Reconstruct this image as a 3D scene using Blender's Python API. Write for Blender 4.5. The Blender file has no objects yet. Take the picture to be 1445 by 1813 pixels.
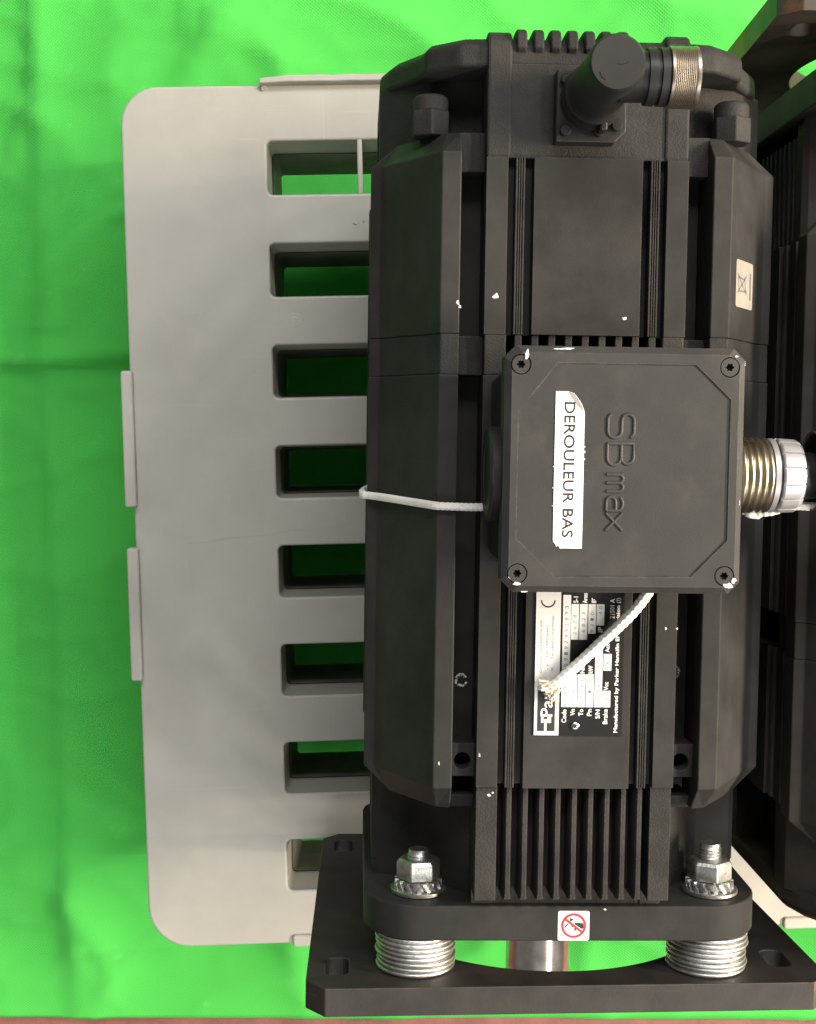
import bpy, bmesh, math, random
from mathutils import Vector, Matrix, noise
random.seed(7)
scene = bpy.context.scene
col = scene.collection
R = math.radians

# ------------------------------------------------------------------ heights
HB = 0.1488                 # motor axis above the top of the crate
CRATE_H = 0.19              # crate top above the green sheet
Z0 = CRATE_H + HB           # motor axis above the sheet (world z)

# ------------------------------------------------------------------ camera
cam = bpy.data.cameras.new('camera'); cam_o = bpy.data.objects.new('camera', cam); col.objects.link(cam_o)
cam.sensor_fit = 'HORIZONTAL'; cam.sensor_width = 36.0; cam.lens = 36.0 * 2423.8 / 1445.0
cam.clip_start = 0.02; cam.clip_end = 50
M = ((0.99926074, -0.01437579, -0.03565541), (0.01222861, 0.99814002, -0.05972410), (0.03644766, 0.05924393, 0.99757793))
right = Vector((M[0][0], -M[0][1], -M[0][2])); up = -Vector((M[1][0], -M[1][1], -M[1][2])); back = -Vector((M[2][0], -M[2][1], -M[2][2]))
mw = Matrix((right, up, back)).transposed().to_4x4()
mw.translation = Vector((-0.10778, 0.02468, 0.77810 + Z0))
cam_o.matrix_world = mw
scene.camera = cam_o

# ------------------------------------------------------------------ light
w = bpy.data.worlds.new('World'); scene.world = w; w.use_nodes = True
w.node_tree.nodes['Background'].inputs[0].default_value = (1.0, 0.98, 0.95, 1)
w.node_tree.nodes['Background'].inputs[1].default_value = 0.21
def area(name, loc, target, sx, sy, power, color):
    l = bpy.data.lights.new(name, 'AREA'); l.shape = 'RECTANGLE'; l.size = sx; l.size_y = sy; l.energy = power; l.color = color
    o = bpy.data.objects.new(name, l); col.objects.link(o); o.location = loc
    d = Vector(target) - Vector(loc); z = -d.normalized(); y = Vector((0, 1, 0)); x = y.cross(z).normalized(); y = z.cross(x)
    m = Matrix((x, y, z)).transposed().to_4x4(); m.translation = loc; o.matrix_world = m
    return o
for i, ly in enumerate((-2.0, -1.3, -0.62, 0.62, 1.3, 2.0)):      # a row of ceiling lamps to the right
    area('ceiling_lamp', (1.38, ly, 2.38), (0, 0, 0.3), 0.14, 0.30, (12.7, 12.1, 10.9, 10.9, 12.1, 12.7)[i], (1.0, 0.94, 0.85))
area('side_lamp', (2.6, 0.12, 1.74), (0, 0, 0.35), 0.25, 1.3, 245, (1.0, 0.84, 0.64))
area('fill_panel_far', (0.1, 2.1, 2.7), (0, 0, 0.3), 1.6, 0.8, 62, (1.0, 0.98, 0.95))  # added fill panel standing in for light bounced around the room
area('fill_panel_near', (0.1, -2.2, 2.7), (0, 0, 0.3), 2.0, 0.8, 22, (1.0, 0.98, 0.95))  # weaker added fill from the opposite end, not a real fixture
scene.view_settings.view_transform = 'Standard'; scene.view_settings.look = 'None'
scene.view_settings.exposure = -0.06; scene.view_settings.gamma = 1.0

# ------------------------------------------------------------------ materials
def lin(c): return tuple((x / 12.92 if x <= 0.04045 else ((x + 0.055) / 1.055) ** 2.4) for x in c)
def mat(name, base, rough=0.5, metal=0.0, var=0.15, vscale=60, bump=0.0, bscale=900, bdist=0.0004, dust=None, dscale=9, dlo=0.55, dhi=0.7, spec=0.5, coat=0.0, rvar=0.1, sheen=0.0, wear=None, wrad=0.0010, wamt=0.6, scratch=None):
    m = bpy.data.materials.new(name); m.use_nodes = True
    nt = m.node_tree; N = nt.nodes; L = nt.links; b = N['Principled BSDF']
    b.inputs['Roughness'].default_value = rough; b.inputs['Metallic'].default_value = metal
    b.inputs['Specular IOR Level'].default_value = spec
    if sheen: b.inputs['Sheen Weight'].default_value = sheen; b.inputs['Sheen Roughness'].default_value = 0.35; b.inputs['Sheen Tint'].default_value = (1, 0.86, 0.68, 1)
    if coat: b.inputs['Coat Weight'].default_value = coat
    tc = N.new('ShaderNodeTexCoord')
    n1 = N.new('ShaderNodeTexNoise'); n1.inputs['Scale'].default_value = vscale; n1.inputs['Detail'].default_value = 5
    L.new(tc.outputs['Object'], n1.inputs['Vector'])
    rp = N.new('ShaderNodeValToRGB'); L.new(n1.outputs['Fac'], rp.inputs['Fac'])
    e = rp.color_ramp.elements; e[0].position = 0.3; e[1].position = 0.7
    e[0].color = tuple(c * (1 - var) for c in base) + (1,); e[1].color = tuple(min(1, c * (1 + var)) for c in base) + (1,)
    out = rp.outputs['Color']
    if dust:
        n2 = N.new('ShaderNodeTexNoise'); n2.inputs['Scale'].default_value = dscale; n2.inputs['Detail'].default_value = 8; n2.inputs['Roughness'].default_value = 0.65
        L.new(tc.outputs['Object'], n2.inputs['Vector'])
        r2 = N.new('ShaderNodeMapRange'); r2.inputs[1].default_value = dlo; r2.inputs[2].default_value = dhi
        L.new(n2.outputs['Fac'], r2.inputs[0])
        mx = N.new('ShaderNodeMixRGB'); L.new(r2.outputs[0], mx.inputs[0]); L.new(out, mx.inputs[1]); mx.inputs[2].default_value = tuple(dust) + (1,)
        out = mx.outputs[0]
    if scratch:      # fine straight scratches in two directions
        for rz, sc in ((0.35, (14, 420, 40)), (-0.9, (420, 11, 40)), (1.25, (9, 300, 30))):
            mp = N.new('ShaderNodeMapping'); mp.inputs['Rotation'].default_value = (0, 0, rz); mp.inputs['Scale'].default_value = sc
            L.new(tc.outputs['Object'], mp.inputs['Vector'])
            ns = N.new('ShaderNodeTexNoise'); ns.inputs['Scale'].default_value = 1.0; ns.inputs['Detail'].default_value = 2; L.new(mp.outputs[0], ns.inputs['Vector'])
            rs = N.new('ShaderNodeMapRange'); rs.inputs[1].default_value = 0.70; rs.inputs[2].default_value = 0.80; rs.inputs[4].default_value = 0.7; L.new(ns.outputs['Fac'], rs.inputs[0])
            mx = N.new('ShaderNodeMixRGB'); L.new(rs.outputs[0], mx.inputs[0]); L.new(out, mx.inputs[1]); mx.inputs[2].default_value = tuple(scratch) + (1,); out = mx.outputs[0]
    if wear:         # rubbed edges, broken up by noise
        bv = N.new('ShaderNodeBevel'); bv.samples = 4; bv.inputs['Radius'].default_value = wrad
        gm = N.new('ShaderNodeNewGeometry')
        dt = N.new('ShaderNodeVectorMath'); dt.operation = 'DOT_PRODUCT'; L.new(bv.outputs[0], dt.inputs[0]); L.new(gm.outputs['Normal'], dt.inputs[1])
        r5 = N.new('ShaderNodeMapRange'); r5.inputs[1].default_value = 0.985; r5.inputs[2].default_value = 0.90; L.new(dt.outputs['Value'], r5.inputs[0])
        n5 = N.new('ShaderNodeTexNoise'); n5.inputs['Scale'].default_value = 70; n5.inputs['Detail'].default_value = 7; n5.inputs['Roughness'].default_value = 0.7; L.new(tc.outputs['Object'], n5.inputs['Vector'])
        r6 = N.new('ShaderNodeMapRange'); r6.inputs[1].default_value = 0.46; r6.inputs[2].default_value = 0.66; r6.inputs[4].default_value = wamt; L.new(n5.outputs['Fac'], r6.inputs[0])
        ml = N.new('ShaderNodeMath'); ml.operation = 'MULTIPLY'; L.new(r5.outputs[0], ml.inputs[0]); L.new(r6.outputs[0], ml.inputs[1])
        mx = N.new('ShaderNodeMixRGB'); L.new(ml.outputs[0], mx.inputs[0]); L.new(out, mx.inputs[1]); mx.inputs[2].default_value = tuple(wear) + (1,); out = mx.outputs[0]
    L.new(out, b.inputs['Base Color'])
    if rvar:
        r3 = N.new('ShaderNodeMapRange'); r3.inputs[3].default_value = max(0.02, rough - rvar); r3.inputs[4].default_value = min(1, rough + rvar)
        n4 = N.new('ShaderNodeTexNoise'); n4.inputs['Scale'].default_value = vscale * 0.7; n4.inputs['Detail'].default_value = 4
        L.new(tc.outputs['Object'], n4.inputs['Vector']); L.new(n4.outputs['Fac'], r3.inputs[0]); L.new(r3.outputs[0], b.inputs['Roughness'])
    if bump:
        n3 = N.new('ShaderNodeTexNoise'); n3.inputs['Scale'].default_value = bscale; n3.inputs['Detail'].default_value = 4
        L.new(tc.outputs['Object'], n3.inputs['Vector'])
        bp = N.new('ShaderNodeBump'); bp.inputs['Strength'].default_value = bump; bp.inputs['Distance'].default_value = bdist
        L.new(n3.outputs['Fac'], bp.inputs['Height']); L.new(bp.outputs['Normal'], b.inputs['Normal'])
    return m
PAINT = mat('black_paint', (0.0245, 0.0241, 0.0236), 0.55, spec=0.13, wear=(0.085, 0.08, 0.075), bump=0.25, bscale=1400, bdist=0.0002, dust=(0.043, 0.0415, 0.040), dscale=16, dlo=0.44, dhi=0.72, var=0.12)
CAST = mat('black_cast_paint', (0.0280, 0.0276, 0.0270), 0.6, spec=0.13, wear=(0.10, 0.09, 0.08), bump=0.6, bscale=1100, bdist=0.0006, dust=(0.048, 0.044, 0.040), dscale=18, dlo=0.5, dhi=0.75)
COVER = mat('grey_black_cover_paint', (0.0335, 0.0330, 0.0323), 0.5, spec=0.3, wear=(0.15, 0.145, 0.14), wamt=0.6, dust=(0.060, 0.057, 0.053), dscale=22, dlo=0.5, dhi=0.8, bump=0.25, bscale=1500, bdist=0.0002, var=0.08)
STEEL_BLACK = mat('blackened_steel', (0.020, 0.018, 0.0165), 0.55, 0.1, wear=(0.10, 0.075, 0.055), scratch=(0.05, 0.042, 0.036), bump=0.3, bscale=500, bdist=0.0003, dust=(0.040, 0.031, 0.024), dscale=16, dlo=0.52, dhi=0.8, var=0.3)
RUSTY = mat('rusty_steel_edge', (0.035, 0.040, 0.028), 0.5, 0.0, bump=0.3, bscale=400, bdist=0.0003, dust=(0.27, 0.085, 0.032), dscale=26, dlo=0.40, dhi=0.56, var=0.3)
ZINC = mat('zinc_plated_steel', (0.52, 0.52, 0.51), 0.42, 1.0, bump=0.45, bscale=600, bdist=0.0004, var=0.22, vscale=160, dust=(0.22, 0.21, 0.19), dscale=120, dlo=0.52, dhi=0.75)
STEEL = mat('bright_steel', (0.55, 0.52, 0.49), 0.22, 1.0, var=0.2, vscale=90)
BRASS = mat('nickel_brass', (0.50, 0.44, 0.32), 0.30, 1.0, var=0.2, vscale=150)
NICKEL = mat('nickel', (0.46, 0.41, 0.35), 0.38, 1.0, var=0.15, vscale=150)
ALU = mat('white_metal', (0.47, 0.47, 0.49), 0.42, 0.5, var=0.06)
RUBBER = mat('black_rubber', (0.02, 0.02, 0.021), 0.38, var=0.2)
PLASTIC_BLACK = mat('black_plastic', (0.020, 0.020, 0.020), 0.45, spec=0.25, bump=0.15, bscale=900, bdist=0.0002)
DARK = mat('dark_hole', (0.006, 0.006, 0.006), 0.8)
WHITE = mat('white_print', (0.66, 0.66, 0.65), 0.45, var=0.04, vscale=120)
CHIP = mat('bare_white_chip', (0.62, 0.60, 0.57), 0.6, var=0.3, vscale=700)
LABEL = mat('white_label_paper', (0.88, 0.875, 0.86), 0.5, var=0.04)
INK = mat('black_ink', (0.02, 0.02, 0.022), 0.5, var=0.1)
FAINT = mat('grey_ink', (0.18, 0.18, 0.19), 0.5, var=0.2, vscale=900)
PLATEBLK = mat('black_nameplate', (0.010, 0.010, 0.011), 0.5, spec=0.2, var=0.2)
RED = mat('red_print', (0.58, 0.025, 0.035), 0.5, var=0.06)
SILVER = mat('silver_sticker', (0.28, 0.265, 0.235), 0.45, 0.1, var=0.08)
GREYPRINT = mat('grey_print', (0.12, 0.11, 0.10), 0.5, var=0.3, vscale=800)
ROPE = mat('white_cord', (0.86, 0.84, 0.80), 0.85, bump=0.5, bscale=2500, bdist=0.0003, dust=(0.66, 0.61, 0.54), dscale=60, dlo=0.6, dhi=0.8)
FRAY = mat('frayed_cord', (0.62, 0.55, 0.47), 0.9, var=0.25, vscale=500)
CRATE = mat('grey_plastic', (0.475, 0.466, 0.418), 0.42, bump=0.12, bscale=500, bdist=0.0004, dust=(0.375, 0.36, 0.325), dscale=6, dlo=0.44, dhi=0.74, var=0.05, vscale=18, scratch=(0.50, 0.48, 0.435), wear=(0.60, 0.58, 0.53), wrad=0.0022, wamt=0.9)
UNDER = mat('shaded_grey_plastic', (0.20, 0.195, 0.175), 0.6, var=0.3, vscale=40)  # crate plastic with the shade inside the slots put into a darker base
FLOOR = mat('red_brown_floor', (0.23, 0.092, 0.075), 0.6, bump=0.3, bscale=200, bdist=0.001, var=0.2, vscale=40, dust=(0.14, 0.07, 0.06), dscale=30)

def sheet_material():
    m = mat('green_fabric', (0.074, 0.52, 0.082), 0.78, var=0.06, vscale=4, spec=0.2)
    nt = m.node_tree; N = nt.nodes; L = nt.links; b = N['Principled BSDF']
    tc = N.new('ShaderNodeTexCoord')
    src = b.inputs['Base Color'].links[0].from_socket
    for sc, lo, hi, c, am in ((2.6, 0.45, 0.75, (0.070, 0.50, 0.080), 0.8), (340, 0.74, 0.80, (0.30, 0.70, 0.30), 0.5), (34, 0.66, 0.80, (0.19, 0.66, 0.20), 0.35)):
        nz = N.new('ShaderNodeTexNoise'); nz.inputs['Scale'].default_value = sc; nz.inputs['Detail'].default_value = 6; L.new(tc.outputs['Object'], nz.inputs['Vector'])
        rr = N.new('ShaderNodeMapRange'); rr.inputs[1].default_value = lo; rr.inputs[2].default_value = hi; rr.inputs[4].default_value = am; L.new(nz.outputs['Fac'], rr.inputs[0])
        mx = N.new('ShaderNodeMixRGB'); L.new(rr.outputs[0], mx.inputs[0]); L.new(src, mx.inputs[1]); mx.inputs[2].default_value = c + (1,); src = mx.outputs[0]
    L.new(src, b.inputs['Base Color'])
    mp = N.new('ShaderNodeMapping'); mp.inputs['Rotation'].default_value = (0, 0, R(38)); L.new(tc.outputs['Object'], mp.inputs['Vector'])
    w1 = N.new('ShaderNodeTexWave'); w1.bands_direction = 'X'; w1.inputs['Scale'].default_value = 170
    w2 = N.new('ShaderNodeTexWave'); w2.bands_direction = 'Y'; w2.inputs['Scale'].default_value = 170
    L.new(mp.outputs[0], w1.inputs['Vector']); L.new(mp.outputs[0], w2.inputs['Vector'])
    ad = N.new('ShaderNodeMath'); ad.operation = 'MULTIPLY'; L.new(w1.outputs['Fac'], ad.inputs[0]); L.new(w2.outputs['Fac'], ad.inputs[1])
    bp = N.new('ShaderNodeBump'); bp.inputs['Strength'].default_value = 0.25; bp.inputs['Distance'].default_value = 0.0008
    L.new(ad.outputs[0], bp.inputs['Height']); L.new(bp.outputs[0], b.inputs['Normal'])
    return m
SHEET = sheet_material()

# ------------------------------------------------------------------ mesh helpers.  points are (x, y towards the plate, h above the motor axis)
def V3(p): return Vector((p[0], -p[1], p[2] + HB))
class MB:
    def __init__(s, raw=False): s.bm = bmesh.new(); s.mats = []; s.mi = 0; s.raw = raw
    def use(s, m):
        if m not in s.mats: s.mats.append(m)
        s.mi = s.mats.index(m); return s
    def v(s, p): return s.bm.verts.new(Vector(p) if s.raw else V3(p))
    def f(s, vs):
        try: f = s.bm.faces.new(vs); f.material_index = s.mi; return f
        except ValueError: return None
    def loft(s, rings, caps=True, closed=True):
        rs = [[s.v(p) for p in r] for r in rings]
        n = len(rs[0])
        for a, b in zip(rs, rs[1:]):
            for i in range(n if closed else n - 1):
                j = (i + 1) % n; s.f((a[i], a[j], b[j], b[i]))
        if caps: s.f(rs[0][::-1]); s.f(rs[-1])
        return s
    def prism_y(s, poly, y0, y1): return s.loft([[(x, y0, h) for x, h in poly], [(x, y1, h) for x, h in poly]])
    def prism_h(s, poly, h0, h1): return s.loft([[(x, y, h0) for x, y in poly], [(x, y, h1) for x, y in poly]])
    def prism_x(s, poly, x0, x1): return s.loft([[(x0, y, h) for y, h in poly], [(x1, y, h) for y, h in poly]])
    def box(s, x0, x1, y0, y1, h0, h1): return s.prism_h([(x0, y0), (x1, y0), (x1, y1), (x0, y1)], h0, h1)
    def lathe(s, c, axis, prof, n=40, caps=True, ph=0.0, mod=None):
        """prof: list of (t along axis, radius); c: origin; axis 'x','y','h'"""
        rings = []
        for t, r in prof:
            ring = []
            for k in range(n):
                a = 2 * math.pi * k / n + ph; rr = r * (mod(a, t) if mod else 1)
                ca, sa = rr * math.cos(a), rr * math.sin(a)
                if axis == 'x': p = (c[0] + t, c[1] + ca, c[2] + sa)
                elif axis == 'y': p = (c[0] + ca, c[1] + t, c[2] + sa)
                else: p = (c[0] + ca, c[1] + sa, c[2] + t)
                ring.append(p)
            rings.append(ring)
        return s.loft(rings, caps)
    def flat(s, pts):
        s.f([s.v(p) for p in pts]); return s
    def build(s, name, m=None, parent=None, bevel=0.0, seg=2, smooth=None, loc=None):
        bmesh.ops.recalc_face_normals(s.bm, faces=s.bm.faces[:])
        me = bpy.data.meshes.new(name); s.bm.to_mesh(me); s.bm.free()
        for q in (s.mats or [m]): me.materials.append(q)
        o = bpy.data.objects.new(name, me); col.objects.link(o)
        if parent: o.parent = parent
        if bevel:
            b = o.modifiers.new('bevel', 'BEVEL'); b.width = bevel; b.segments = seg; b.limit_method = 'ANGLE'; b.angle_limit = R(32)
            b.use_clamp_overlap = True
        if smooth: finish(o, smooth)
        return o
def finish(o, ang=35):
    for p in o.data.polygons: p.use_smooth = True
    a = R(ang)
    bm = bmesh.new(); bm.from_mesh(o.data)
    for e in bm.edges:
        if len(e.link_faces) == 2: e.smooth = e.calc_face_angle(0) < a
    bm.to_mesh(o.data); bm.free()
def cut(o, cutter_mb, m=None):
    c = cutter_mb.build('cutter', m or o.data.materials[0])
    c.parent = o.parent; 
    md = o.modifiers.new('cut', 'BOOLEAN'); md.operation = 'DIFFERENCE'; md.solver = 'EXACT'; md.object = c
    bpy.context.view_layer.update()
    dg = bpy.context.evaluated_depsgraph_get(); ev = o.evaluated_get(dg)
    me = bpy.data.meshes.new_from_object(ev)
    o.modifiers.clear(); old = o.data; o.data = me; me.name = old.name
    bpy.data.objects.remove(c); bpy.data.meshes.remove(old)
    return o
def bevel(o, width, seg=2, ang=32):
    b = o.modifiers.new('bevel', 'BEVEL'); b.width = width; b.segments = seg; b.limit_method = 'ANGLE'; b.angle_limit = R(ang); return o
def empty(name, loc, label, cat, group=None):
    o = bpy.data.objects.new(name, None); col.objects.link(o); o.location = loc; o.empty_display_size = 0.05
    o['label'] = label; o['category'] = cat
    if group: o['group'] = group
    return o
def tag(o, label, cat, group=None):
    o['label'] = label; o['category'] = cat
    if group: o['group'] = group
    return o
def circ(cx, cy, r, n=40, a0=0.0): return [(cx + r * math.cos(a0 + 2 * math.pi * k / n), cy + r * math.sin(a0 + 2 * math.pi * k / n)) for k in range(n)]
def rrect(x0, x1, y0, y1, r, n=6):
    p = []
    for cx, cy, a in ((x1 - r, y0 + r, -90), (x1 - r, y1 - r, 0), (x0 + r, y1 - r, 90), (x0 + r, y0 + r, 180)):
        for k in range(n + 1): t = R(a + 90 * k / n); p.append((cx + r * math.cos(t), cy + r * math.sin(t)))
    return p
def chamfer(x0, x1, y0, y1, c): return [(x0 + c, y0), (x1 - c, y0), (x1, y0 + c), (x1, y1 - c), (x1 - c, y1), (x0 + c, y1), (x0, y1 - c), (x0, y0 + c)]
_txt = {}
def text_mesh(s):
    if s in _txt: return _txt[s]
    c = bpy.data.curves.new('t', 'FONT'); c.body = s; c.resolution_u = 3
    o = bpy.data.objects.new('t', c); col.objects.link(o); bpy.context.view_layer.update()
    me = bpy.data.meshes.new_from_object(o.evaluated_get(bpy.context.evaluated_depsgraph_get()))
    vs = [(v.co.x, v.co.y) for v in me.vertices]; fs = [tuple(p.vertices) for p in me.polygons]
    bpy.data.objects.remove(o); bpy.data.curves.remove(c); bpy.data.meshes.remove(me)
    _txt[s] = (vs, fs); return _txt[s]
def put_text(mb, s, frame, u0, u1, v0, v1, bold=0):
    """frame(u, v) -> point; text stretched into the box; bold: extra offset copies thicken it"""
    vs, fs = text_mesh(s)
    if not vs: return
    xs = [p[0] for p in vs]; ys = [p[1] for p in vs]; ax, bx, ay, by = min(xs), max(xs), min(ys), max(ys)
    offs = [(0, 0)] if not bold else [(-bold, 0), (bold, 0), (0, bold), (0, -bold)]
    for k, (ox, oy) in enumerate(offs):
        nv = [mb.v(frame(u0 + (p[0] - ax) / (bx - ax) * (u1 - u0) + ox, v0 + (p[1] - ay) / max(1e-6, by - ay) * (v1 - v0) + oy, k)) for p in vs]
        for f in fs: mb.f([nv[i] for i in f])

# ------------------------------------------------------------------ setting: floor and green sheet
fl = MB(True)
fl.use(FLOOR); fl.flat([(-6, -6, -0.006), (6, -6, -0.006), (6, 6, -0.006), (-6, 6, -0.006)])
o = fl.build('floor'); o['kind'] = 'structure'
def sheet():
    bm = bmesh.new(); nx, ny = 340, 300
    x0, x1, y1, y0 = -1.0, 1.1, 1.0, -0.4668
    g = []
    for j in range(ny + 1):
        row = []
        for i in range(nx + 1):
            x = x0 + (x1 - x0) * i / nx; y = y0 + (y1 - y0) * j / ny
            n1 = noise.noise(Vector((x * 3.1, y * 2.3, 0.3))); n2 = noise.noise(Vector((x * 9 + 5, y * 6, 1.7))); n3 = abs(noise.noise(Vector((x * 5 + y * 3.2, y * 6 - x * 2, 4.1))))
            z = 0.007 + 0.009 * n1 + 0.0042 * n2 + 0.0110 * (1 - n3) ** 6 + 0.006 * (1 - abs(noise.noise(Vector((x * 4.2 - 3 * y, y * 7 + 2 * x, 8.3))))) ** 9
            # fold lines where the cloth was stored folded
            for fq, am, ph_ in ((11, 0.0020, 2.2), (19, 0.0011, 6.6), (7, 0.0030, 11.0)):
                z += am * (1 - abs(noise.noise(Vector((x * fq + y * fq * 0.4 + ph_, y * fq * 1.3 - x * fq * 0.3, ph_)))) * 1.6) ** 9 if abs(noise.noise(Vector((x * fq + y * fq * 0.4 + ph_, y * fq * 1.3 - x * fq * 0.3, ph_)))) < 0.6 else 0
            d1 = y - 0.093 - 0.05 * x - 0.004 * noise.noise(Vector((x * 6, 1, 9)))
            z += 0.014 * (math.exp(-abs(d1) / 0.006) if d1 < 0 else math.exp(-d1 / 0.040)) * min(1, max(0, (-0.10 - x) / 0.08))
            d2 = x + 0.352 + 0.04 * y + 0.006 * noise.noise(Vector((y * 5, 3, 2)))
            z += 0.010 * (math.exp(-abs(d2) / 0.012) if d2 < 0 else math.exp(-d2 / 0.030))
            d3 = x + 0.225 - 0.55 * (y - 0.33); z += 0.006 * math.exp(-(d3 / 0.02) ** 2) * (1 if y > 0.1 else 0.3)
            edge = min(1, (y - y0) / 0.10)
            z = max(0.0005, z) * (0.25 + 0.75 * edge)
            yy = y + (0.004 * noise.noise(Vector((x * 2.5, 7, 0))) - 0.006 * x if j == 0 else 0)
            row.append(bm.verts.new((x, yy, z - 0.004)))
        g.append(row)
    for j in range(ny):
        for i in range(nx): bm.faces.new((g[j][i], g[j][i + 1], g[j + 1][i + 1], g[j + 1][i]))
    me = bpy.data.meshes.new('sheet'); bm.to_mesh(me); bm.free()
    for p in me.polygons: p.use_smooth = True
    me.materials.append(SHEET)
    o = bpy.data.objects.new('green_sheet', me); col.objects.link(o)
    sd = o.modifiers.new('solid', 'SOLIDIFY'); sd.thickness = 0.001; sd.offset = -1
    return tag(o, 'bright green fabric sheet spread creased over the floor', 'fabric sheet')
sheet()

# ------------------------------------------------------------------ grey plastic crate.  local u to the right, v down the picture, z up
CA = 0.0375
def crate():
    F = (0.7781 + HB) / (0.7781 + 0.1285); cx, cy = -0.10778, -0.02468
    ox, oy = cx + F * (-0.2655 - cx), cy + F * (-0.2440 - cy)
    t = empty('plastic_crate', (ox, -oy, 0), 'grey plastic slatted crate lying upside down on the green sheet under the motors', 'crate')
    t.rotation_euler = (0, 0, CA)
    def P(u, v, z): return (u * F, -v * F, z)
    T = CRATE_H
    UL, VL = 0.80, 0.5695
    outline = []
    for (cu, cv, a, r) in ((UL - .025, .025, -90, .025), (UL - .028, VL - .028, 0, .028), (.028, VL - .028, 90, .028), (.024, .024, 180, .024)):
        for k in range(9): q = R(a + 90 * k / 8); outline.append((cu + r * math.cos(q), cv + r * math.sin(q)))
    # slight bow of the long left side
    mb = MB(True); mb.loft([[P(u, v, T - 0.004) for u, v in outline], [P(u, v, T) for u, v in outline]])
    deck = mb.build('deck', CRATE, t)
    slots = []
    for k in range(8):
        v0 = 0.0360 + 0.0661 * k; v1 = v0 + 0.0345
        for (u0, u1) in ((0.0938, 0.385), (0.415, 0.7062)): slots.append((u0, u1, v0, v1))
    cb = MB(True)
    for (u0, u1, v0, v1) in slots:
        pl = rrect(u0, u1, v0, v1, 0.0035, 4); cb.loft([[P(u, v, T - 0.02) for u, v in pl], [P(u, v, T + 0.02) for u, v in pl]])
    cut(deck, cb); bevel(deck, 0.0016, 3, 40)
    # walls of each slot: a drafted lip, then the deeper ribs set slightly inwards, shade painted into their grey
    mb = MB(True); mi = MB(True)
    for (u0, u1, v0, v1) in slots:
        def ring(d, z):
            return [P(u, v, z) for u, v in rrect(u0 + d, u1 - d, v0 + d, v1 - d, max(0.002, 0.0035 - d * 0.3), 4)]
        mb.loft([ring(-0.0002, T - 0.0035), ring(0.0012, T - 0.036), ring(-0.0014, T - 0.036), ring(-0.0027, T - 0.0035)], caps=False)
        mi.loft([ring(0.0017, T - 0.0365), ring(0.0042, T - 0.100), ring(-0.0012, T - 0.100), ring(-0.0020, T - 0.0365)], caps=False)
    mb.build('slot_wall', CRATE, t, smooth=30)['kind'] = 'stuff'
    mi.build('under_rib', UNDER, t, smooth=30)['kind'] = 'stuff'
    mb = MB(True); inner = [(0.4 + (u - 0.4) * 0.993, VL / 2 + (v - VL / 2) * 0.990) for u, v in outline]
    mb.loft([[P(u, v, T - 0.004) for u, v in outline], [P(u, v, T - 0.06) for u, v in outline], [P(u, v, T - 0.06) for u, v in inner], [P(u, v, T - 0.004) for u, v in inner]], caps=False)
    mb.build('skirt', CRATE, t, smooth=30)
    for (ua, ub) in ((0.0062, 0.0085), (UL - 0.0085, UL - 0.0062)):
        mb = MB(True); mb.loft([[P(a, b, 0.002) for a, b in ((ua, 0.03), (ub, 0.03), (ub, VL - .03), (ua, VL - .03))], [P(a, b, T - .055) for a, b in ((ua, 0.03), (ub, 0.03), (ub, VL - .03), (ua, VL - .03))]])
        mb.build('side_wall', CRATE, t)
    for (u, v) in ((.03, .03), (.40, .03), (.77, .03), (.03, VL - .03), (.40, VL - .03), (.77, VL - .03)):
        mb = MB(True); mb.loft([[P(a, b, 0.002) for a, b in rrect(u - .02, u + .02, v - .02, v + .02, .006)], [P(a, b, T - .004) for a, b in rrect(u - .024, u + .024, v - .024, v + .024, .006)]])
        mb.build('foot', CRATE, t, bevel=0.001)
    # divider in the first slot
    mb = MB(True); d0 = [(0.1527, 0.0355), (0.1560, 0.0355), (0.1560, 0.0712), (0.1527, 0.0712)]
    mb.loft([[P(u, v, T - 0.03) for u, v in d0], [P(u, v, T - 0.0005) for u, v in d0]]); mb.build('divider', CRATE, t, bevel=0.0008)
    # stacking lips
    def lip(poly, z1, name='stacking_lip'):
        mb = MB(True); mb.loft([[P(u, v, T - 0.006) for u, v in poly], [P(u, v, z1) for u, v in poly]]); return mb.build(name, CRATE, t, bevel=0.0016, seg=3)
    lip(rrect(-0.0050, 0.0026, 0.1830, 0.2720, 0.0018), T + 0.007)
    lip(rrect(-0.0050, 0.0026, 0.2990, 0.3870, 0.0018), T + 0.007)
    lip(rrect(0.0960, 0.170, VL - 0.0060, VL + 0.0022, 0.002), T + 0.002)
    lip(rrect(0.430, 0.560, VL - 0.0060, VL + 0.0022, 0.002), T + 0.002)
    # ragged lip along the top side
    n = 40; mb = MB(True); ra, rb, rc, rd = [], [], [], []
    for i in range(n + 1):
        u = 0.0905 + 0.19 * i / n; j = 0.0006 * noise.noise(Vector((u * 90, 2, 0)))
        if i < 4: j += 0.0018 * (4 - i) / 4
        hgt = 0.0065 + 0.0004 * noise.noise(Vector((u * 60, 5, 1)))
        ra.append(P(u, -0.0035 + j, T - 0.006)); rb.append(P(u, -0.0048 + j, T + hgt)); rc.append(P(u, -0.0005 + j * 0.5, T + hgt)); rd.append(P(u, 0.0006 + 0.6 * j, T - 0.003))
    mb.loft(list(zip(ra, rb, rc, rd))); mb.build('stacking_lip', CRATE, t, bevel=0.0007, smooth=40)
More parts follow.
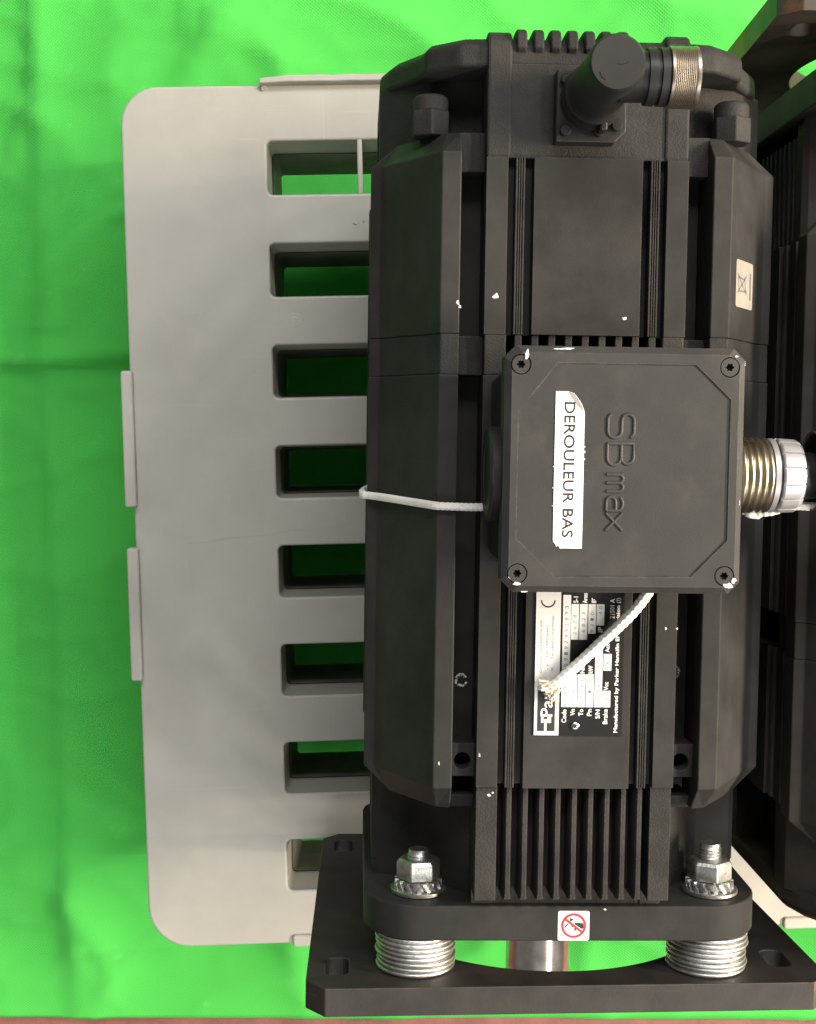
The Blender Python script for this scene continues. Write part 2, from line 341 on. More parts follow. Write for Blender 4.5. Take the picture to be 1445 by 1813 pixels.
    # torn burrs
    for (u, v, s, k) in ((0.0925, 0.002, 0.0042, 1), (0.1520, -0.0035, 0.0018, 2), (0.1500, 0.0900, 0.0022, 3), (0.1555, 0.0885, 0.0016, 4)):
        mb = MB(True); random.seed(k)
        pts = [(u + s * random.uniform(.5, 1.2) * math.cos(a), v + 0.8 * s * random.uniform(.4, 1.2) * math.sin(a)) for a in [2 * math.pi * i / 9 for i in range(9)]]
        mb.loft([[P(a, b, T - 0.001) for a, b in pts], [P(u + (a - u) * .55 + .0006, v + (b - v) * .5, T + s * random.uniform(.25, .5)) for a, b in pts]])
        mb.build('burr', CRATE, t, smooth=60)
    mb = MB(True); pts = [(0.034 + 0.112 * i / 20, 0.2975 - 0.0105 * i / 20 + 0.0004 * math.sin(i * .9)) for i in range(21)]
    mb.loft([[P(u, v - .00022, T - .0002), P(u, v, T + .00015), P(u, v + .00022, T - .0002)] for u, v in pts], closed=False, caps=False); mb.build('scratch', CRATE, t)
    # moulding mark: two concentric rings
    for r in (0.0040, 0.0016):
        mb = MB(True); cu, cv = 0.109, 0.1515; rr = []
        for i in range(24):
            a = 2 * math.pi * i / 24; rr.append([P(cu + (r + 0.0003 * math.cos(b)) * math.cos(a), cv + (r + 0.0003 * math.cos(b)) * math.sin(a), T + 0.00022 * math.sin(b)) for b in (0, 1.57, 3.14, 4.71)])
        rr.append(rr[0]); mb.loft(rr, caps=False); mb.build('moulding_ring', CRATE, t, smooth=80)
    return t
crate()

# ------------------------------------------------------------------ motor
FIN_X = [-0.0320 + 0.0081 * k for k in range(9)]
def ribbed(x0, x1, top, bot):
    p = [(x0, bot), (x0, top)]
    wd = x1 - x0
    for k in range(3):
        c = x0 + wd * (k + 1) / 4; p += [(c - 0.00028, top), (c - 0.00018, top - 0.0009), (c + 0.00018, top - 0.0009), (c + 0.00028, top)]
    return p + [(x1, top), (x1, bot)]
def top_half(pan, st, fl_):     # right half, from centre outwards
    return [(0.0260, pan), (0.0260, fl_)] + ribbed(0.0302, 0.0346, st + 0.0008, fl_) + [(0.0382, fl_), (0.0382, st), (0.0486, st)]
def stator_profile():
    t = top_half(0.1216, 0.1195, 0.112)
    s = [(0.1005 - (0.1195 - h) * 0.9, x) for x, h in reversed(t)]          # side features, read from the corner to the middle
    s = [(h, x) for h, x in s]
    q = t + [(0.0486, 0.092), (0.0602, 0.092), (0.0605, 0.088), (0.080, 0.066), (0.080, 0.0486)] + s
    right = q + [(x, -h) for x, h in reversed(q)]
    return right + [(-x, -h) for x, h in right]
def bell_profile(top=0.117, floor=0.099, sd=0.0985, full=False):
    web = [(0.0482, 0.0890), (0.0640, 0.0850), (0.0800, 0.0800), (sd, 0.0570)] if full else [(0.0482, 0.083), (0.0770, 0.0540), (sd - 0.003, 0.0515)]
    q = [(0.0378, floor), (0.0378, top), (0.0482, top)] + web + [(sd, 0.0485), (sd, 0.038), (sd - 0.016, 0.038)]
    right = q + [(x, -h) for x, h in reversed(q)]
    return right + [(-x, -h) for x, h in right]
def bar_ring(y, sx, sh, inset=0.0, end=False, low=None):
    if end: p = [(0.0605, 0.088), (0.0605, 0.1075), (0.0675, 0.1055), (0.0890, 0.0760), (0.0900, 0.0730), (0.0885, 0.060), (0.080, 0.060)]
    else: p = [(0.0605, 0.088), (0.0605, 0.1205 - inset), (0.0698 - inset, 0.1205 - inset), (0.0980 - inset, 0.0765 - inset), (0.1032 - inset, 0.0742 - inset), (0.1032 - inset, 0.060), (0.080, 0.060)]
    return [(sx * x, y, sh * h) for x, h in p]
BAR_N = {}
def motor_parts(root, tidy=False):
    # stator: two machined extrusions with a rough cast ring between them
    for y0, y1 in ((-0.1555, -0.0715), (-0.0520, 0.1488)):
        MB().prism_y(stator_profile(), y0, y1).build('stator_housing', PAINT, root, bevel=0.0005)
    ring = MB().prism_y(bell_profile(0.1192, 0.092, 0.1000), -0.0715, -0.0520)
    for sx in (-1, 1):
        for sh in (-1, 1):
            ring.loft([bar_ring(-0.0715, sx, sh, 0.0004), bar_ring(-0.0520, sx, sh, 0.0004)])
        ring.box(sx * 0.0480, sx * 0.0612, -0.0712, -0.0522, 0.085, 0.1085)
    ring.build('cast_ring', CAST, root, bevel=0.0006)
    for i in range(9):
        x = FIN_X[i]; 
        MB().prism_y([(x - .0019, .090), (x - .0017, .1192), (x + .0017, .1192), (x + .0019, .090)], -0.0715, -0.0520).build('comb_tooth', CAST, root, bevel=0.0004)
    # corner bars
    for sx in (-1, 1):
        for sh in (-1, 1):
            b = MB().loft([bar_ring(-0.1690, sx, sh, end=True), bar_ring(-0.1575, sx, sh), bar_ring(-0.0715, sx, sh)]); b.build('corner_bar', PAINT, root, bevel=0.0006)
            b = MB().loft([bar_ring(-0.0520, sx, sh), bar_ring(0.1492, sx, sh), bar_ring(0.1625, sx, sh, end=True)]); b.build('corner_bar', PAINT, root, bevel=0.0006)
    # blocks that bridge the deep grooves
    for sx in (-1, 1):
        a, b_ = sorted((sx * 0.0480, sx * 0.0612))
        MB().box(a, b_, -0.1690, -0.1500, 0.080, 0.1085).build('bridge_block', CAST, root, bevel=0.0008)
        MB().prism_x([(0.1570, 0.080), (0.1570, 0.103), (0.1640, 0.100), (0.1640, 0.080)], a, b_).build('bridge_block', CAST, root, bevel=0.0008)
        hb = MB().box(a, b_, 0.1295, 0.1462, 0.086, 0.1085).build('threaded_block', PAINT, root)
        cc = MB().lathe(((a + b_) / 2, 0.1385, 0.090), 'h', [(0, 0.0040), (0.0178, 0.0040), (0.0190, 0.0050), (0.03, 0.0050)], 24); cut(hb, cc); bevel(hb, 0.0004)
        MB().lathe(((a + b_) / 2, 0.1385, 0.0895), 'h', [(0, 0.00395), (0.001, 0.00395)], 20).build('threaded_hole', DARK, root)
    # drive end bell with fins
    bell = MB().prism_y(bell_profile(), 0.1488, 0.2062)
    bell.prism_y(bell_profile(0.0985, 0.0980, 0.0980), 0.2060, 0.2142)
    for sx in (-1, 1):
        for i in range(9):
            h = FIN_X[i]; bell.box(sx * 0.080, sx * 0.0985, 0.150, 0.2060, h - .0015, h + .0015)
    bell.build('drive_end_bell', CAST, root, bevel=0.0010)
    fin = None
    for i in range(9):
        if fin is None:
            pr = [(-.0019, .0), (-.0016, .0165), (-.0009, .0178), (.0009, .0178), (.0016, .0165), (.0019, .0)]
            f = MB()
            f.loft([[(x, 0.1492, h * 0.94 + 0.0985) for x, h in pr], [(x, 0.1515, h + 0.0985) for x, h in pr], [(x, 0.2035, h + 0.0985) for x, h in pr], [(x * 1.35, 0.2060, h + 0.0980) for x, h in pr]])
            fin = f.build('cooling_fin', CAST, root, smooth=50); fo = fin
        else:
            fo = fin.copy(); col.objects.link(fo); fo.parent = root
        fo.location = (FIN_X[i], 0, 0)
    # flange
    fp = rrect(-0.1025, 0.1025, -0.1025, 0.1025, 0.030, 12)
    flange = MB().prism_y(fp, 0.2141, 0.2322).build('flange', PAINT, root, bevel=0.0008, smooth=30)
    # rear end: cross-shaped bell, bevelled octagonal cap
    MB().prism_y(bell_profile(0.1180, 0.1172, 0.0990, True), -0.2000, -0.1555).build('rear_end_bell', CAST, root, bevel=0.0012)
    oc = []
    for (x, h) in ((0.047, 0.1165), (0.062, 0.1145), (0.0780, 0.1010), (0.0805, 0.0880), (0.0940, 0.0660), (0.0990, 0.0500)): oc.append((x, h))
    right_ = oc + [(x, -h) for x, h in reversed(oc)]; oc = right_ + [(-x, -h) for x, h in right_]
    cap = MB(); cap.loft([[(x, -0.1985, h) for x, h in oc], [(x, -0.2085, h) for x, h in oc], [(x * 0.955, -0.2125, h * 0.965) for x, h in oc], [(x * 0.90, -0.2140, h * 0.92) for x, h in oc]])
    cap.build('rear_cap', CAST, root, bevel=0.0020, seg=3, smooth=25)
    for sx in (-1, 1):
        a, b_ = sorted((sx * 0.0370, sx * 0.0486))
        MB().prism_x([(-0.1560, .07), (-0.1560, .1184), (-0.2060, .1184), (-0.2105, .1176), (-0.2140, .1150), (-0.2160, .1110), (-0.2160, .07)], a, b_).build('rear_pillar', CAST, root, bevel=0.0012, seg=2)
    for i in range(7):
        x = FIN_X[i]
        f = MB(); w_ = 0.0031
        pts = [(-0.2055, 0.02), (-0.2055, 0.1170), (-0.2070, 0.1195), (-0.2120, 0.1195), (-0.2150, 0.1180), (-0.2168, 0.1140), (-0.2175, 0.1080), (-0.2175, 0.02)]
        f.prism_x(pts, x - w_, x + w_ * 0.6); f.build('rear_fin', CAST, root, bevel=0.0010, seg=3)
    # hex bolts at the rear ends of the corner bars
    for sx in (-1, 1):
        c = (sx * 0.0745, -0.1690, 0.0960)
        b = MB().lathe(c, 'y', [(0.0005, 0.0100), (-0.0118, 0.0100)], 6, ph=R(30)); 
        b.lathe(c, 'y', [(-0.0115, 0.0086), (-0.0180, 0.0086), (-0.0196, 0.0070)], 28)
        b.build('hex_bolt', CAST, root, bevel=0.0006, smooth=25)
    # mounting hardware: studs, nuts, washers, stack of spacer washers
    first = {}
    for sx in (-1, 1):
        for sh in (1,):
            bx, bh = (-0.0742 if sx < 0 else 0.0788), sh * 0.0790
            def put(key, make):
                if key not in first: first[key] = make(); ob = first[key]
                else: ob = first[key].copy(); col.objects.link(ob); ob.parent = root
                ob.location = (bx, 0, bh); return ob
            def stud():
                pf = []; y = 0.2140
                while y > 0.1950 - 0.0010: pf += [(y, 0.0059), (y - 0.0008, 0.0052)]; y -= 0.0016
                pf += [(0.1920, 0.0050)]; return MB().lathe((0, 0, -HB * 0), 'y', pf, 24).build('stud', ZINC, root, smooth=60)
            ob = put('stud', stud)
            if sx > 0: ob.location.y += 0.0038
            def nut():
                m_ = MB(); return m_.lathe((0, 0, -HB), 'y', [(0.2070, 0.0112), (0.2062, 0.01155), (0.1985, 0.01155), (0.1965, 0.0102)], 6, ph=R(0)).build('hex_nut', ZINC, root, bevel=0.0006, smooth=25)
            ob = put('nut', nut); ob.location.z += HB; ob.rotation_euler = (0, R(8 if sx < 0 else -24), 0)
            def lock():
                return MB().lathe((0, 0, 0), 'y', [(0.2118, 0.0112), (0.2103, 0.0112), (0.2088, 0.0112), (0.2072, 0.0112)], 150, mod=lambda a, t: 1.0 + (0.10 if (a * 15 / math.pi + (t - 0.2072) * 260) % 2 < 1.15 else -0.11)).build('lock_washer', ZINC, root)
            put('lock', lock)
            def wash(): return MB().lathe((0, 0, 0), 'y', [(0.2139, 0.0138), (0.2136, 0.0144), (0.2120, 0.0144), (0.2117, 0.0138)], 40).build('washer', ZINC, root, smooth=30)
            put('wash', wash)
            for k in range(8):
                def sp():
                    return MB().lathe((0, 0, -HB), 'y', [(0.0, 0.0196), (0.0004, 0.0203), (0.0012, 0.02065), (0.0020, 0.0203), (0.00245, 0.0196)], 44).build('spacer_washer', ZINC, root, smooth=50)
                ob = put('sp', sp); random.seed(int(k * 13 + sx * 5 + sh * 3 + 40))
                ob.location = (bx - 0.0012 + random.uniform(-.0007, .0007), -(0.2323 + 0.00247 * k), HB + bh + 0.0025 + random.uniform(-.0007, .0007))
                ob.rotation_euler = (random.uniform(-.006, .006), random.uniform(0, 6), random.uniform(-.006, .006))
                # spin about the stack axis must not move it: mesh is centred on the axis at h = 0
    # adapter plate
    poly = [(-0.1214, 0.1137), (-0.1313, 0.1025), (-0.1288, -0.1375), (-0.1181, -0.1486), (0.1140, -0.1486), (0.1250, -0.1380), (0.1370, 0.0950), (0.1271, 0.1056)]
    pl = MB().prism_y(poly, 0.2522, 0.2667).build('adapter_plate', STEEL_BLACK, root)
    cb = MB(); cb.prism_y(circ(-0.001, -0.0045, 0.0955, 96), 0.23, 0.29)
    for (x, h, l) in ((-0.1147, -0.1210, .0125), (-0.1158, 0.0845, .0115), (0.1165, 0.0735, .0115), (0.1130, -0.1210, .0125)):
        cb.prism_y(rrect(x - 0.0060, x + 0.0060, h - l, h + l, 0.0044, 5), 0.23, 0.29)
    cut(pl, cb); bevel(pl, 0.0005)
    pl.data.materials.append(RUSTY)
    for p in pl.data.polygons:          # bare rusty edge on the right side
        if p.normal.x > 0.6 and p.center.x > 0.12: p.material_index = 1
    # shaft
    MB().lathe((0, 0, 0), 'y', [(0.2320, 0.0186), (0.2410, 0.0186), (0.2412, 0.0183), (0.2418, 0.0183), (0.2420, 0.0186), (0.2900, 0.0186), (0.2915, 0.0172)], 48).build('shaft', STEEL, root, smooth=40)
    return flange

def new_motor(name, loc, label):
    return empty(name, loc, label, 'motor', 'black servo motors lying side by side on the crate')
m1 = new_motor('servo_motor', (0, 0, Z0 - HB), 'black servo motor with large terminal box and white taped label facing up, complete in view')
flange1 = motor_parts(m1)

# ---- terminal box
def terminal_box(root, dy=0.0, detailed=True, gland_shift=0.0):
    b = MB()
    b.loft([[(x, y + dy, 0.1205) for x, y in chamfer(-0.0445, 0.0585, -0.0545, 0.0385, 0.006)], [(x, y + dy, 0.1560) for x, y in chamfer(-0.0395, 0.0605, -0.0595, 0.0430, 0.006)]])
    box_o = b.build('terminal_box', PAINT, root, bevel=0.0010)
    X0, X1, Y0, Y1 = -0.0434, 0.0644, -0.0633 + dy, 0.0468 + dy
    c = MB()
    c.loft([[(x, y, 0.1555) for x, y in chamfer(X0, X1, Y0, Y1, 0.0052)], [(x, y, 0.1688) for x, y in chamfer(X0, X1, Y0, Y1, 0.0052)], [(x, y, 0.1713) for x, y in chamfer(X0 + .0030, X1 - .0030, Y0 + .0030, Y1 - .0030, 0.0048)]])
    cover = c.build('box_cover', COVER, box_o)
    oct_ = [(-0.0200, -0.0556), (0.0418, -0.0556), (0.0577, -0.0406), (0.0577, 0.0225), (0.0418, 0.0390), (-0.0195, 0.0396), (-0.0372, 0.0228), (-0.0372, -0.0340)]
    scr = [(-0.0364, -0.0548), (0.0570, -0.0549), (-0.0364, 0.0383), (0.0570, 0.0385)]
    k = MB(); k.loft([[(x, y + dy, 0.1706) for x, y in oct_], [(x + (x - .0103) * .012, y + dy + (y + .008) * .012, 0.180) for x, y in oct_]])
    cut(cover, k)
    k = MB()
    for x, y in scr: k.lathe((x, y + dy, 0.1660), 'h', [(0, 0.0046), (0.02, 0.0046)], 32)
    cut(cover, k); bevel(cover, 0.0006, 2, 30)
    for x, y in scr:
        s = MB(); s.lathe((x, y + dy, 0.1655), 'h', [(0, 0.0042), (0.0052, 0.0042), (0.0055, 0.0039)], 32); so = s.build('cover_screw', COVER, box_o)
        kk = MB(); kk.lathe((x, y + dy, 0.1680), 'h', [(0, 0.0017), (0.01, 0.0017)], 36, mod=lambda a, t: 1 + 0.16 * math.cos(6 * a)); cut(so, kk, DARK)
        finish(so, 30)
        MB().lathe((x, y + dy, 0.1682), 'h', [(0, 0.0019), (0.0003, 0.0019)], 20).build('screw_socket', DARK, box_o)
    # round blanking plug on the left wall
    p = MB(); p.lathe((-0.0400, -0.0052 + dy, 0.1420), 'x', [(0.0, 0.0222), (-0.0072, 0.0222), (-0.0084, 0.0210), (-0.0086, 0.0150), (-0.0078, 0.0145)], 48); p.build('blanking_plug', PAINT, box_o, smooth=35)
    # cable gland on the right wall
    return box_o, cover
box1, cover1 = terminal_box(m1)
def gland(box_o, yc, hc, parent):
    pf = [(0.058, 0.0174)]; x = 0.0605
    while x < 0.0810: pf += [(x, 0.0165), (x + 0.0013, 0.0177), (x + 0.0019, 0.0177)]; x += 0.0031
    pf += [(0.0822, 0.0164)]
    MB().lathe((0, yc, hc), 'x', pf, 56).build('cable_gland', BRASS, box_o, smooth=60)
    def lobes(a, t): return 1.0 + 0.010 - (0.075 if (a * 14 / (2 * math.pi)) % 1 < 0.085 else 0.012 * abs(((a * 14 / (2 * math.pi)) % 1) - 0.54) * 2)
    MB().lathe((0, yc, hc), 'x', [(0.0825, 0.0154), (0.0890, 0.0154)], 40).build('gland_core', RUBBER, box_o, smooth=30)
    MB().lathe((0, yc, hc), 'x', [(0.0822, 0.0150), (0.0823, 0.0172), (0.0846, 0.0174), (0.0848, 0.0150)], 60).build('gland_collar', ALU, box_o, smooth=30)
    MB().lathe((0, yc, hc), 'x', [(0.0862, 0.0150), (0.0863, 0.0170), (0.0870, 0.0174), (0.0945, 0.0170), (0.0965, 0.0160), (0.0968, 0.0120)], 336, mod=lobes).build('gland_nut', ALU, box_o, smooth=20)
    MB().lathe((0, yc, hc), 'x', [(0.0950, 0.0116), (0.0990, 0.0117), (0.1000, 0.0112), (0.1030, 0.0110), (0.1052, 0.0106)], 40).build('grommet', RUBBER, box_o, smooth=40)
gland(box1, -0.0062, 0.1450, m1)

# ---- raised lettering on the cover  (reads downwards: u = +y, v = +x)
def letters(box_o):
    u0, vb, hh = -0.0343, 0.0029, 0.1706
    k = 0.0000445
    polys = []
    def add(pts, ua, ub, vh): polys.append([(u0 + k * (ua - 390) + (ub - ua) * k * p[0], vb + vh * p[1]) for p in pts])
    def arc(cx, cy, rx, ry, a0, a1, n=8): return [(cx + rx * math.cos(R(a0 + (a1 - a0) * i / n)), cy + ry * math.sin(R(a0 + (a1 - a0) * i / n))) for i in range(n + 1)]
    CH, XH = 0.0118, 0.0074
    Spts = [(0.98, 0.80)] + arc(0.70, 0.80, 0.26, 0.20, 20, 90) + [(0.30, 1.0)] + arc(0.30, 0.765, 0.26, 0.235, 90, 270) + [(0.70, 0.53)] + arc(0.70, 0.265, 0.27, 0.265, 90, -90) + [(0.30, 0.0)] + arc(0.30, 0.20, 0.26, 0.20, 270, 200)
    add(Spts[1:], 400, 655, CH)
    add([(0, 0), (0, 1), (0.6, 1)] + arc(0.62, 0.765, 0.30, 0.235, 90, -90) + [(0.05, 0.53)], 705, 925, CH)
    add([(0, 0), (0.6, 0)] + arc(0.64, 0.265, 0.34, 0.265, -90, 90), 705, 925, CH)
    add([(0, 0), (0, 1)], 1015, 1185, XH); add([(0, 0.75)] + arc(0.25, 0.72, 0.25, 0.28, 150, 0) + [(0.5, 0)], 1015, 1185, XH); add([(0.5, 0.75)] + arc(0.75, 0.72, 0.25, 0.28, 150, 0) + [(1, 0)], 1015, 1185, XH)
    add([(0.1, 0.86)] + arc(0.5, 0.74, 0.45, 0.26, 120, 0) + [(0.95, 0)], 1235, 1385, XH); add([(0.95, 0.58), (0.4, 0.58)] + arc(0.4, 0.29, 0.36, 0.29, 90, 270) + [(0.95, 0.0)], 1235, 1385, XH)
    add([(0, 0), (1, 1)], 1405, 1575, XH); add([(0, 1), (1, 0)], 1405, 1575, XH)
    mb = MB(); r = 0.00085
    for pl in polys:
        rings = []
        for i, (u, v) in enumerate(pl):
            a = Vector(pl[max(0, i - 1)]); b = Vector(pl[min(len(pl) - 1, i + 1)]); d = (b - a).normalized(); n = Vector((-d.y, d.x))
            rings.append([(v + n.y * r * math.cos(t), u + n.x * r * math.cos(t), hh - 0.0001 + r * 0.95 * max(0, math.sin(t))) for t in (0, .5, 1.05, 1.57, 2.1, 2.64, 3.1416)])
        mb.loft(rings, caps=True, closed=False)
    mb.build('raised_lettering', COVER, box_o, smooth=60)
letters(box1)

# ---- paper label on the cover
def tape_label(box_o):
    hh = 0.17095; X0, X1, Y0, Y1 = -0.0206, -0.0076, -0.0432, 0.0268
    mb = MB(); mb.use(LABEL)
    pts = [(X0, Y0), (X0 + .0055, Y0), (X0 + .0082, Y0 + .0008), (X1 - .0030, Y0 + .0030), (X1 - .0012, Y0 + .0058), (X1, Y0 + .0092), (X1 + .0001, Y1 - .02), (X1, Y1), (X0 + .0030, Y1), (X0 + .0026, Y1 - .0012), (X0 + .0016, Y1 - .0008), (X0 + .0008, Y1 - .0022), (X0, Y1 - .0030), (X0 - .0001, Y1 - .03)]
    mb.prism_h(pts, hh - 0.0002, hh)
    mb.use(INK)
    fr = lambda u, v, k: (X0 + v, Y0 + u, hh + 0.00006 + k * 0.000004)
    put_text(mb, 'DEROULEUR BAS', fr, 0.0048, 0.0650, 0.0040, 0.0088, 0.00010)
    mb.use(FAINT)
    for (ua, ub, va, vb) in ((0.0020, 0.0674, 0.0019, 0.00202), (0.0095, 0.0674, 0.0111, 0.01122), (0.0020, 0.00212, 0.0019, 0.0060), (0.0673, 0.06742, 0.0040, 0.0111)):
        mb.flat([(X0 + va, Y0 + ua, hh + .00004), (X0 + vb, Y0 + ua, hh + .00004), (X0 + vb, Y0 + ub, hh + .00004), (X0 + va, Y0 + ub, hh + .00004)])
    mb.use(SILVER)   # grey peeled backing in the torn corner
    mb.flat([(X0 + .0055, Y0 + .0001, hh + .00003), (X0 + .0082, Y0 + .0009, hh + .00003), (X1 - .0032, Y0 + .0031, hh + .00003), (X1 - .0014, Y0 + .0059, hh + .00003), (X1 - .0002, Y0 + .0094, hh + .00003), (X1 - .0035, Y0 + .0062, hh + .00003), (X0 + .0068, Y0 + .0026, hh + .00003)])
    mb.use(CHIP)
    for (u, v, a) in ((0.0245, 0.0133, .0004), (0.0268, 0.0134, .0006), (0.0300, 0.0133, .0005), (0.0335, -.0004, .0003), (0.043, -.0005, .0002), (0.051, -.0005, .0002)):
        mb.flat([(X0 + v - .0002, Y0 + u - a, hh - .0001), (X0 + v + .0003, Y0 + u - a * .8, hh - .0001), (X0 + v + .0002, Y0 + u + a, hh - .0001), (X0 + v - .0003, Y0 + u + a * .6, hh - .0001)])
    mb.build('paper_label', None, box_o)
tape_label(box1)

# ---- nameplate  (crop coordinates of the plate's print -> plate coordinates; reads upwards: u = -y, v = -x)
def nameplate(root):
    hp = 0.1224
    def X(cx): return -0.0212 + (cx - 180) / 1000.0 * 0.0432
    def Y(cy): return 0.0528 + (cy - 65) / 1625.0 * 0.0696
    mb = MB(); mb.use(PLATEBLK); mb.box(X(180), X(1180), 0.0460, Y(1690), 0.1214, hp)
    mb.use(WHITE)
    def rect(a, b, c, d, m=WHITE, e=0.00005):
        mb.use(m); mb.flat([(X(a), Y(c), hp + e), (X(b), Y(c), hp + e), (X(b), Y(d), hp + e), (X(a), Y(d), hp + e)])
    rect(183, 462, -40, 1687)
    np_ = None
    rect(218, 418, 1170, 1640, INK, 0.00009)
    for (a, b, c, d) in ((486, 574, 82, 1362), (580, 664, 184, 590), (674, 762, 184, 590), (772, 858, 184, 520), (866, 952, 184, 425), (578, 662, 985, 1362), (670, 756, 985, 1362), (764, 850, 985, 1362), (860, 946, 600, 1362), (955, 1046, 750, 942), (952, 1042, 1172, 1362)):
        rect(a, b, c, d)
    def txt(s, xl, xr, yb, yt, m=WHITE, e=0.00009, bold=0.0):
        """xl: top of the letters, xr: baseline, text runs from yb up to yt (crop coordinates)"""
        mb.use(m)
        put_text(mb, s, lambda u, v, k: (v, u, hp + e + k * 0.000006), Y(yb), Y(yt), X(xr), X(xl), bold)
    for (s, xl, xr, yb, yt) in (('Code', 495, 545, 1540, 1390), ('Vn', 592, 640, 1458, 1385), ('To', 686, 736, 1460, 1385), ('Pn', 782, 830, 1460, 1385), ('S/N', 876, 925, 1490, 1390), ('Brake', 962, 1012, 1552, 1385),
                              ('Vcc', 966, 1014, 1165, 1072), ('Acc', 972, 1018, 730, 635), ('Vrms', 598, 646, 975, 835), ('Nm', 694, 742, 972, 875), ('kW', 786, 834, 972, 885), ('S-1', 602, 652, 170, 100), ('Arms', 706, 756, 172, 60), ('gr', 806, 856, 172, 115), ('IP', 886, 934, 500, 445)):
        txt(s, xl, xr, yb, yt, bold=0.00010)
    txt('Manufactured by Parker Hannifin EME Division (I)', 1086, 1138, 1650, 110, bold=0.00012)
    txt('P', 1040, 1066, 552, 500); txt('21501 A', 1016, 1066, 345, 122, bold=0.00010)
    txt('Germany  Tel +49(0)781509', 232, 268, 972, 375, FAINT); txt('Italy    Tel +39026601', 300, 336, 972, 430, FAINT); txt('UK      Tel +44(0)1202699000', 362, 400, 972, 320, FAINT)
    txt('Parker', 258, 388, 1470, 900, WHITE, 0.00013, 0.00014)
    mb.use(INK)
    # half hidden CE mark
    for (cy0,) in ((145,),):
        n = 14; pts = [(317 + 84 * math.cos(R(a)), 145 + 84 * math.sin(R(a))) for a in [180 * i / n for i in range(n + 1)]]; pi = [(317 + 68 * math.cos(R(a)), 145 + 66 * math.sin(R(a))) for a in [180 * i / n for i in range(n + 1)]]
        for i in range(n): mb.flat([(X(pts[i][0]), Y(pts[i][1]), hp + .0001), (X(pts[i + 1][0]), Y(pts[i + 1][1]), hp + .0001), (X(pi[i + 1][0]), Y(pi[i + 1][1]), hp + .0001), (X(pi[i][0]), Y(pi[i][1]), hp + .0001)])
    # the emblem: P with its stem ending in a bar
    rect(298, 326, 1500, 1680, WHITE, 0.00014); rect(262, 290, 1470, 1545, WHITE, 0.00014); rect(334, 376, 1470, 1545, WHITE, 0.00014)
    # stamped values
    random.seed(3)
    for (a, b, c, d) in ((486, 574, 200, 1330), (580, 664, 300, 520), (674, 762, 270, 520), (772, 858, 270, 480), (866, 952, 200, 320), (578, 662, 1100, 1300), (670, 756, 1030, 1340), (764, 850, 1030, 1300), (860, 946, 1030, 1340), (955, 1046, 830, 860), (952, 1042, 1240, 1340)):
        y = c
        while y < d:
            ch = random.choice('0123456789'); txt(ch, a + 22, b - 24, y + 38, y + 6, FAINT, 0.00008); y += 66
    np_ = mb.build('nameplate', None, root)
    c = (X(648), Y(1578), hp)
    s = MB(); s.lathe(c, 'h', [(0, .0020), (.0007, .0019), (.0011, .0013), (.0012, .0003)], 24); s.build('rivet_screw', STEEL, np_, smooth=40)
    s = MB()
    for a in (0.6, 0.6 + math.pi / 2):
        d = Vector((math.cos(a), math.sin(a))); n = Vector((-d.y, d.x)) * .00022; d = d * .0010
        s.flat([(c[0] + d.x + n.x, c[1] + d.y + n.y, hp + .00125), (c[0] + d.x - n.x, c[1] + d.y - n.y, hp + .00125), (c[0] - d.x - n.x, c[1] - d.y - n.y, hp + .00125), (c[0] - d.x + n.x, c[1] - d.y + n.y, hp + .00125)])
    s.build('screw_cross', INK, np_)
nameplate(m1)

# ---- warning sticker on the flange face (plane y = 0.2322? no: the face that looks up, h = 0.1025)
def warning(fl_):
    hp = 0.1026; x0, x1, y0, y1 = -0.0042, 0.0118, 0.2165, 0.2318
    mb = MB(); mb.use(WHITE); mb.prism_h([(x, y) for x, y in rrect(x0, x1, y0, y1, 0.0010, 4)], hp - .0002, hp)
    cx, cy = (x0 + x1) / 2, (y0 + y1) / 2 - 0.0001; S = 0.0157
    def Pq(a, b, e): return (cx + (a - .5) * S, cy + (b - .5) * S, hp + e)
    mb.use(INK)
    for poly in (((.20, .56), (.31, .42), (.335, .44), (.225, .585)), ((.36, .22), (.42, .27), (.50, .30), (.49, .345), (.45, .32), (.42, .37), (.375, .355), (.385, .30)), ((.53, .37), (.56, .41), (.60, .405), (.81, .42), (.83, .55), (.78, .62), (.60, .50), (.53, .45)), ((.42, .505), (.44, .48), (.54, .53), (.55, .55), (.44, .545)), ((.525, .56), (.56, .56), (.60, .625), (.57, .65), (.55, .68), (.525, .66))):
        mb.flat([Pq(a, b, .00006) for a, b in poly])
    mb.use(RED); n = 40
    for i in range(n):
        a, b = 2 * math.pi * i / n, 2 * math.pi * (i + 1) / n
        mb.flat([Pq(.5 + .405 * math.cos(a), .5 + .405 * math.sin(a), .0001), Pq(.5 + .405 * math.cos(b), .5 + .405 * math.sin(b), .0001), Pq(.5 + .33 * math.cos(b), .5 + .33 * math.sin(b), .0001), Pq(.5 + .33 * math.cos(a), .5 + .33 * math.sin(a), .0001)])
    mb.flat([Pq(.19, .305, .00012), Pq(.235, .245, .00012), Pq(.80, .69, .00012), Pq(.76, .75, .00012)])
    mb.build('warning_sticker', None, fl_)
warning(flange1)

